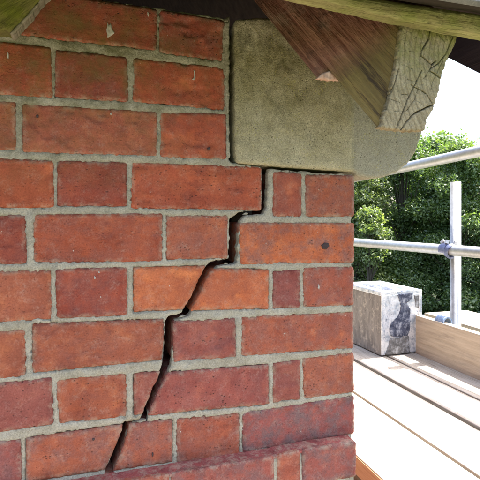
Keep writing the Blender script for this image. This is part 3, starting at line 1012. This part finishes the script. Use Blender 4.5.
scaf_board(1.330, 1.510, Y0, Y1, BZ, 'sunlit scaffold board under the front edge of the foil box')
scaf_board(1.520, 1.690, Y0, Y1, BZ + .001, 'sunlit scaffold board running along the foot of the toe board')
scaf_board(.50, .98, -.02, 4.4, BZ - .13, 'low sunlit board in the gap below the brick wall corner', rot=0)
# boards in front of the wall, where the photographer stands
for i in range(4):
    yb = -.30 - i * .235
    e = empty('scaffold_board', (.2, yb, BZ - .09))
    tag(e, ('scaffold board laid along the foot of the brick wall, nearest to it', 'second scaffold board out from the foot of the brick wall', 'third scaffold board out from the foot of the brick wall', 'outermost scaffold board in front of the brick wall')[i], 'scaffold board', 'scaffold boards below the wall face')
    link_mesh('plank', bm_mesh('plank', box_bm(-1.6, .55, -.112, .112, 0, .04, .003)), M['board'], e)

def mat_toe():
    t = NT('toe board wood')
    p = t.pos()
    g = t.noise(t.scale(p, (1, .07, 1)), 60, 6, .65, .3, .7)
    c = t.mix(g, (.42, .34, .25), (.60, .50, .38))
    c = t.mix(t.math('MULTIPLY', t.noise(t.scale(p, (1, .15, 1)), 30, 5, .7, .5, .7), .5), c, (.22, .18, .15))
    t.color(c)
    t.bump(g, .5, .003)
    return t.m
M['toe'] = mat_toe()
tb = box('toe_board', -.02, .02, -2.2, 2.2, -.03, .206, M['toe'], bev=.004, loc=(1.722, 2.0, BZ - .004), rot=(0, 0, ROT))
tag(tb, 'brown timber toe board on edge behind the foil box', 'toe board')
pl = box('plank', -.16, .16, -.85, .85, -.03, 0, M['board'], bev=.003, loc=(2.20, 1.05, -.60), rot=(0, 0, math.radians(-1)))
tag(pl, 'short sunlit plank outside the toe board beyond the upright post', 'plank')

# tubes
def mat_galv():
    t = NT('galvanised tube')
    p = t.pos()
    c = t.mix(t.noise(p, 40, 5, .7, .3, .7), (.42, .42, .42), (.62, .62, .61))
    c = t.mix(t.math('MULTIPLY', t.noise(p, 90, 5, .75, .58, .7), .5), c, (.30, .26, .22))
    t.color(c)
    t.b.inputs['Metallic'].default_value = .75
    t.b.inputs['Roughness'].default_value = .48
    t.bump(t.noise(p, 160, 4, .7), .15, .001)
    return t.m
M['galv'] = mat_galv()
TR = .0265
XR = 1.75
def tube(name, p0, p1, r=TR):
    p0, p1 = Vector(p0), Vector(p1)
    me = tube_mesh(name, Vector(), p1 - p0, r)
    return link_mesh(name, me, M['galv'], None, p0)
l0, l1 = on_side(355, 242.3, XR), on_side(480, 252.5, XR)
ld = (l1 - l0).normalized()
tag(tube('guard_rail', l0 - ld * 1.2, l1 + ld * 1.9), 'lower galvanised guard rail crossing the post', 'scaffold tube', 'galvanised scaffold tubes')
u0, u1 = on_side(405, 167.3, XR), on_side(480, 151, XR)
ud = (u1 - u0).normalized()
tag(tube('guard_rail', u0 - ud * 1.9, u1 + ud * 1.9), 'upper galvanised guard rail slanting above the post', 'scaffold tube', 'galvanised scaffold tubes')
pt = on_side(455.5, 182, XR + .055)
post = tag(tube('scaffold_post', (pt.x, pt.y, GZ), (pt.x, pt.y, pt.z)), 'short upright galvanised scaffold post outside the toe board', 'scaffold tube', 'galvanised scaffold tubes')
tag(tube('scaffold_post', (XR - .055, -1.2, GZ), (XR - .055, -1.2, .7)), 'tall upright galvanised scaffold post carrying the upper rail', 'scaffold tube', 'galvanised scaffold tubes')
tag(tube('scaffold_post', (XR + .055, 3.6, GZ), (XR + .055, 3.6, .7)), 'upright galvanised scaffold post far along the walkway behind the wall', 'scaffold tube', 'galvanised scaffold tubes')

# coupler where rail meets post: band, strap, nuts
def mat_blue(name, a, b, metal=0.0):
    t = NT(name)
    p = t.pos()
    t.color(t.mix(t.noise(p, 60, 4, .7, .35, .65), a, b))
    t.b.inputs['Roughness'].default_value = .45; t.b.inputs['Metallic'].default_value = metal
    t.b.inputs['Specular IOR Level'].default_value = .5
    return t.m
M['bluesteel'] = mat_blue('blue grey coupler steel', (.10, .12, .24), (.26, .28, .40), .4)
M['zinc'] = mat_blue('bright zinc', (.55, .54, .52), (.75, .74, .72), .5)
M['bluetape'] = mat_blue('pale blue plastic', (.12, .20, .38), (.36, .46, .60))
cpos = on_side(446.5, 250, XR)
cp = tag(empty('coupler', cpos), 'blue grey scaffold coupler clamped where the lower rail crosses the post', 'coupler')
def band(name, r0, r1, w, a0, a1, m, parent, loc, axis='Y', n=20):
    vs, fs = [], []
    for i in range(n + 1):
        a = a0 + (a1 - a0) * i / n
        for r, y in ((r0, -w / 2), (r1, -w / 2), (r1, w / 2), (r0, w / 2)):
            vs.append((r * math.cos(a), y, r * math.sin(a)))
    for i in range(n):
        for k in range(4):
            fs.append((i * 4 + k, i * 4 + (k + 1) % 4, i * 4 + 4 + (k + 1) % 4, i * 4 + 4 + k))
    fs += [(0, 1, 2, 3), tuple(n * 4 + k for k in (3, 2, 1, 0))]
    bm = bmesh.new(); me = mesh_from(name, vs, fs); bm.from_mesh(me); bpy.data.meshes.remove(me)
    return link_mesh(name, bm_mesh(name, bm), m, parent, loc)
band('band', TR + .001, TR + .008, .045, math.radians(-60), math.radians(200), M['bluesteel'], cp, (0, 0, 0))
s_ = band('strap', TR + .002, TR + .011, .02, math.radians(80), math.radians(300), M['bluesteel'], cp, (0, -.035, -.004))
s_.rotation_euler = (.35, 0, 0)
for i, (dx, dy, dz) in enumerate(((-.01, -.015, .042), (.02, -.04, .036), (.0, .025, .040))):
    bm = bmesh.new(); bmesh.ops.create_cone(bm, cap_ends=True, segments=6, radius1=.011, radius2=.010, depth=.018)
    link_mesh('nut', bm_mesh('nut', bm), M['zinc'], cp, (dx, dy, dz), (.4 * i, .3, 0))
# pale blue clip over the toe board
kx = on_side(443.5, 324, 1.722)
cl_ = tag(empty('toe_board_clip', (kx.x, kx.y, BZ + .204)), 'pale blue clip hooked over the top of the toe board', 'clip')
band('saddle', .0215, .028, .06, math.radians(-20), math.radians(200), M['bluetape'], cl_, (0, 0, -.004))
box('tongue', -.0285, -.0215, -.026, .026, -.04, -.004, M['bluetape'], cl_, bev=.002)

# ------------------------------------------------------------------ foil-faced box
bz = BZ + .003
def on_level(u, v, z):
    d = ray(u, v)
    return Vector((0, -CAM_D, 0)) + d * (z / d.z)
fb = on_level(380.5, 356, bz)
fr = on_level(421.5, 352, bz)
bw = (fr - fb).length
ang = math.atan2(fr.y - fb.y, fr.x - fb.x)
dpt = (fb - Vector((0, -CAM_D, 0))).dot(Vector((SN, CS, 0)))
bh = 64.5 / 500 * dpt
bxe = tag(empty('box', fb, ang), 'scuffed silver foil box with dark blue patches standing on the boards', 'box')
def mat_foil():
    t = NT('crumpled foil print')
    p = t.obj()
    c = t.mix(t.noise(p, 22, 5, .7, .45, .62), (.75, .76, .78), (.35, .40, .47))
    c = t.mix(t.math('MULTIPLY', t.noise(p, 60, 4, .7, .6, .66), .8), c, (.10, .12, .2))
    t.color(c)
    t.b.inputs['Metallic'].default_value = .35
    t.b.inputs['Roughness'].default_value = .38
    t.bump(t.noise(p, 45, 4, .7), .6, .006)
    return t.m
def mat_side():
    t = NT('weathered box side')
    p = t.obj()
    g = t.noise(t.scale(p, (1, 1, .3)), 36, 6, .7, .3, .7)
    c = t.mix(g, (.16, .145, .13), (.34, .31, .28))
    c = t.mix(t.noise(p, 24, 6, .8, .52, .66), c, (.5, .44, .37))
    c = t.mix(t.noise(p, 40, 6, .8, .60, .68), c, (.05, .045, .045))
    t.color(c)
    t.bump(g, .5, .004)
    return t.m
def mat_dark(name, a, b):
    t = NT(name)
    p = t.obj()
    c = t.mix(t.noise(p, 34, 6, .78, .38, .62), a, b)
    c = t.mix(t.math('MULTIPLY', t.noise(p, 30, 6, .8, .50, .64), .8), c, (.50, .52, .56))
    t.color(c)
    t.b.inputs['Roughness'].default_value = .5
    t.bump(t.noise(p, 60, 4, .7), .4, .004)
    return t.m
M['foil'], M['bside'] = mat_foil(), mat_side()
M['navy'], M['slaty'] = mat_dark('navy print', (.025, .03, .055), (.13, .145, .20)), mat_dark('slate print', (.10, .10, .105), (.24, .235, .23))
bd = .38
link_mesh('carcass', bm_mesh('carcass', box_bm(.0, bw, .0, bd, 0, bh - .012, .006)), M['bside'], bxe)
link_mesh('lid', bm_mesh('lid', box_bm(-.003, bw + .003, -.004, bd + .003, bh - .024, bh, .005)), M['foil'], bxe)
me, ctr = slab('lid_patch', [(.03, -.05), (.10, -.03), (.13, -.16), (.10, -.30), (.05, -.26), (.045, -.14)], 0, .002, step=.006, corner=.006, rough=.01, rscale=40, rnd=0, disp=.0, seed=78)
lp = link_mesh('lid_patch', me, M['navy'], bxe, (ctr.x, -ctr.z, bh + .0015), (-math.pi / 2, 0, 0))
def front_patch(name, pts, m, y, seed):
    me, ctr = slab(name, [(fx * bw, fz * (bh - .012)) for fx, fz in pts], y, .003, step=.004, corner=.006, rough=.006, rscale=35, rnd=.0, disp=.0012, dscale=25, seed=seed)
    return link_mesh(name, me, m, bxe, ctr)
front_patch('foil_front', [(.02, .975), (.98, .975), (.98, .02), (.02, .02)], M['foil'], -.0045, 71)
front_patch('dark_patch', [(.40, .98), (.76, .985), (.76, .90), (.62, .84), (.44, .85)], M['navy'], -.0070, 72)
front_patch('dark_patch', [(.47, .84), (.62, .83), (.70, .74), (.69, .40), (.64, .29), (.24, .30), (.19, .40), (.24, .53), (.40, .62), (.46, .72)], M['navy'], -.0074, 73)
front_patch('grey_patch', [(.22, .28), (.66, .29), (.69, .02), (.46, .015), (.10, .015)], M['slaty'], -.0068, 74)
front_patch('grey_patch', [(.80, .95), (.97, .95), (.97, .74), (.85, .76)], M['slaty'], -.0067, 75)
for xx in (.012, bw - .012):
    link_mesh('corner_strip', bm_mesh('corner_strip', box_bm(xx - .010, xx + .010, -.0085, .001, .004, bh - .026, .002)), M['foil'], bxe)

# ==================================================================  BEYOND
ctr_ang = math.radians(37.5)
FW = Vector((math.sin(ctr_ang), math.cos(ctr_ang), 0))
RT = Vector((math.cos(ctr_ang), -math.sin(ctr_ang), 0))
def beyond(dist, side, z=GZ): return Vector((0, -CAM_D, 0)) + FW * dist + RT * side + Vector((0, 0, z))

def mat_leaf(name, a, b):
    t = NT(name)
    g = t.n('ShaderNodeNewGeometry')
    c = t.mix(g.outputs['Random Per Island'], a, b)
    p = t.pos()
    c = t.mix(t.noise(p, 1.4, 3, .6, .35, .65), t.mix(1.0, c, (.8, .85, .85), 'MULTIPLY'), c)
    d = t.n('ShaderNodeBsdfDiffuse'); tr = t.n('ShaderNodeBsdfTranslucent'); gl = t.n('ShaderNodeBsdfGlossy')
    gl.inputs['Roughness'].default_value = .45
    t.l(c, d.inputs[0]); t.l(t.mix(1.0, c, (1.25, 1.35, .55), 'MULTIPLY'), tr.inputs[0])
    m1 = t.n('ShaderNodeMixShader'); m1.inputs[0].default_value = .5
    t.l(d.outputs[0], m1.inputs[1]); t.l(tr.outputs[0], m1.inputs[2])
    m2 = t.n('ShaderNodeMixShader'); m2.inputs[0].default_value = .06
    t.l(m1.outputs[0], m2.inputs[1]); t.l(gl.outputs[0], m2.inputs[2])
    t.l(m2.outputs[0], t.out.inputs[0])
    return t.m
LEAF = [mat_leaf('leaf deep', (.075, .14, .05), (.21, .29, .10)), mat_leaf('leaf mid', (.11, .18, .06), (.25, .33, .12)), mat_leaf('leaf fresh', (.15, .215, .075), (.30, .35, .14))]
M['bark'] = wood('bark', (.05, .04, .03), (.12, .10, .075), grain=(1, 1, .2), gscale=8, bump=.8).m

def limb(vs, fs, pts, radii, n=7):
    base = len(vs)
    for k, (p, r) in enumerate(zip(pts, radii)):
        d = (pts[min(k + 1, len(pts) - 1)] - pts[max(k - 1, 0)]).normalized()
        q = d.to_track_quat('Z', 'Y')
        for i in range(n):
            a = 2 * math.pi * i / n
            vs.append(p + q @ Vector((r * math.cos(a), r * math.sin(a), 0)))
    for k in range(len(pts) - 1):
        for i in range(n):
            j = (i + 1) % n
            fs.append((base + k * n + i, base + k * n + j, base + (k + 1) * n + j, base + (k + 1) * n + i))

def tree(loc, h, rad, leafmat, label, low=.25, leaves=9000, seed=0, size=.085, group='trees beyond the scaffold', name='tree', cat='tree'):
    R = random.Random(seed)
    nr = np.random.default_rng(seed)
    e = tag(empty(name, loc), label, cat, group)
    vs, fs = [], []
    top = Vector((R.uniform(-.2, .2), R.uniform(-.2, .2), h * .8))
    tp = [Vector((0, 0, -.05)), Vector((R.uniform(-.08, .08), R.uniform(-.08, .08), h * .3)), top * .7, top]
    limb(vs, fs, tp, [h * .018, h * .013, h * .007, h * .002])
    cl = []
    for i in range(64):
        z = h * (low + (1 - low) * R.random() ** .85)
        f = (z / h - low) / (1 - low)
        rr = rad * math.sqrt(max(.05, 1 - (2 * f - .75) ** 2 * .6)) * (1 - .35 * f)
        a = R.uniform(0, 2 * math.pi)
        k = R.uniform(.15, .97)
        c = Vector((rr * k * math.cos(a), rr * k * math.sin(a), min(z, h * .95)))
        cl.append((c, rad * R.uniform(.16, .36)))
        st = Vector((0, 0, max(.2 * h, c.z * .55)))
        mid = st.lerp(c, .5) + Vector((0, 0, -.08))
        limb(vs, fs, [st, mid, c], [h * .005, h * .0035, h * .0012], 5)
    cl.append((Vector((top.x, top.y, h * .93)), rad * .35))
    link_mesh('trunk', mesh_from('trunk', vs, fs, True), M['bark'], e)
    wts = np.array([r ** 2 for _, r in cl]); wts /= wts.sum()
    pick = nr.choice(len(cl), leaves, p=wts)
    C = np.array([c for c, _ in cl])[pick]; Rr = np.array([r for _, r in cl])[pick]
    d = nr.normal(size=(leaves, 3)); d /= np.linalg.norm(d, axis=1)[:, None]
    rr = nr.random(leaves) ** .45
    bumpy = 1 + .25 * np.sin(d[:, 0] * 5 + pick) * np.cos(d[:, 1] * 6 + pick * 2)
    P = C + d * (Rr * rr * bumpy)[:, None] * np.array([1.1, 1.1, .8])
    s_k = nr.uniform(.75, 1.25, len(cl))[pick]
    P[:, 2] = np.maximum(P[:, 2], .05)
    s = size * nr.uniform(.55, 1.35, leaves) * s_k
    nrm = d * .5 + nr.normal(size=(leaves, 3)) * .6 + np.array([0, 0, .55]); nrm /= np.linalg.norm(nrm, axis=1)[:, None]
    ref = nr.normal(size=(leaves, 3)); ta = np.cross(nrm, ref); ta /= np.linalg.norm(ta, axis=1)[:, None]
    tb_ = np.cross(nrm, ta)
    V = np.stack([P - ta * s[:, None], P + tb_ * (s * .55)[:, None], P + ta * s[:, None], P - tb_ * (s * .55)[:, None]], 1)
    V[:, 1] += nrm * (s * .18)[:, None]; V[:, 3] += nrm * (s * .18)[:, None]
    me = bpy.data.meshes.new('crown')
    me.vertices.add(leaves * 4); me.vertices.foreach_set('co', V.reshape(-1))
    me.loops.add(leaves * 4); me.loops.foreach_set('vertex_index', np.arange(leaves * 4))
    me.polygons.add(leaves); me.polygons.foreach_set('loop_start', np.arange(0, leaves * 4, 4)); me.polygons.foreach_set('loop_total', np.full(leaves, 4))
    me.update(); me.validate()
    link_mesh('crown', me, leafmat, e)
    return e
# distance, side, height, radius, leaf, label
TREES = [
 (15.0, -4.0, 4.9, 1.7, 1, 'leafy green tree hidden mostly behind the brick wall corner'),
 (14.6, -1.75, 4.75, 1.45, 2, 'bright fresh green tree just clear of the brick wall corner'),
 (15.5, -.45, 5.15, 1.5, 0, 'deep green tree rising under the upper guard rail'),
 (15.0, 1.0, 4.95, 1.6, 1, 'mid green tree behind the short upright post'),
 (15.8, 2.7, 5.45, 1.8, 0, 'deep green front tree at the edge of view past the post'),
 (15.2, 4.9, 5.1, 1.8, 1, 'mid green tree past the far end of the guard rails'),
 (18.0, -3.0, 5.6, 2.0, 0, 'dark tree in the rear row behind the fresh green one'),
 (18.2, .3, 5.7, 2.1, 0, 'dark tree in the rear row between the two front trees'),
 (18.4, 3.6, 5.8, 2.2, 1, 'tree in the rear row at the edge of view past the post'),
 (18.0, -6.5, 5.4, 2.0, 1, 'rear row tree out behind the brick wall'),
 (18.0, -9.4, 5.2, 2.1, 0, 'deep green tree out of sight well behind the brick wall'),
 (18.3, -12.6, 5.5, 2.2, 1, 'mid green tree out of sight further behind the brick wall'),
 (18.0, -15.8, 5.1, 2.2, 0, 'last tree of the row, out of sight behind the brick wall'),
]
for i, (dist, side, h, rad, lf, lab) in enumerate(TREES):
    dist, side, h, rad = dist + 1.8, side * 1.1, h * 1.06, rad * 1.12
    tree(beyond(dist, side), h, rad, LEAF[lf], lab, low=.06, leaves=54000 if dist < 18 else 18000, seed=100 + i, size=.041 if dist < 18 else .085)
tree(beyond(15.0, -1.35), 3.3, .72, LEAF[2], 'pale young tree with yellowish leaves in front of the dark trees', low=.5, leaves=3600, seed=131, size=.055)
for i, (dist, side, h, rad) in enumerate([(16.0, -.2, 1.15, .8), (16.1, 1.1, 1.0, .8), (16.2, 2.3, 1.2, .9), (16.1, 3.6, 1.1, .9), (19.0, -1.5, 2.2, 1.3), (19.2, 1.2, 2.4, 1.4), (19.0, 3.9, 2.3, 1.4)]):
    tree(beyond(dist, side), h, rad, LEAF[0], ['dark low shrub at the tree feet beyond the box', 'dark low shrub at the tree feet beside the post', 'dark low shrub at the tree feet past the post', 'dark low shrub at the tree feet at the edge of view',
         'dark tall shrub filling the gap between trunks behind the box', 'dark tall shrub filling the gap between trunks behind the post', 'dark tall shrub filling the gap between trunks at the edge of view'][i],
         low=.05, leaves=7000, seed=150 + i, size=.055, group='shrubs under the trees', name='shrub', cat='shrub')
# low kerb wall at the foot of the trees
def mat_conc():
    t = NT('grey concrete')
    p = t.pos()
    t.color(t.mix(t.noise(p, 6, 5, .7, .3, .7), (.12, .12, .12), (.24, .24, .23)))
    return t.m
lw = box('low_wall', -14, 12, -.12, .12, 0, .22, mat_conc(), bev=.01, loc=beyond(15.1, 0), rot=(0, 0, -ctr_ang))
tag(lw, 'low grey concrete wall along the foot of the trees', 'low wall')
rd_me = mesh_from('path', [(-16, -7, 0), (14, -7, 0), (14, -.13, 0), (-16, -.13, 0)], [(0, 1, 2, 3)])
tt_ = NT('shade-painted asphalt'); pp = tt_.pos(); tt_.color(tt_.mix(tt_.noise(pp, 3, 5, .7, .3, .7), (.022, .028, .028), (.04, .048, .046)))  # asphalt tone lowered so its colour carries the shade of the trees
tag(link_mesh('path', rd_me, tt_.m, None, beyond(15.1, 0, GZ + .004), (0, 0, -ctr_ang)), 'shade-painted asphalt path in front of the low wall', 'path', kind='structure')
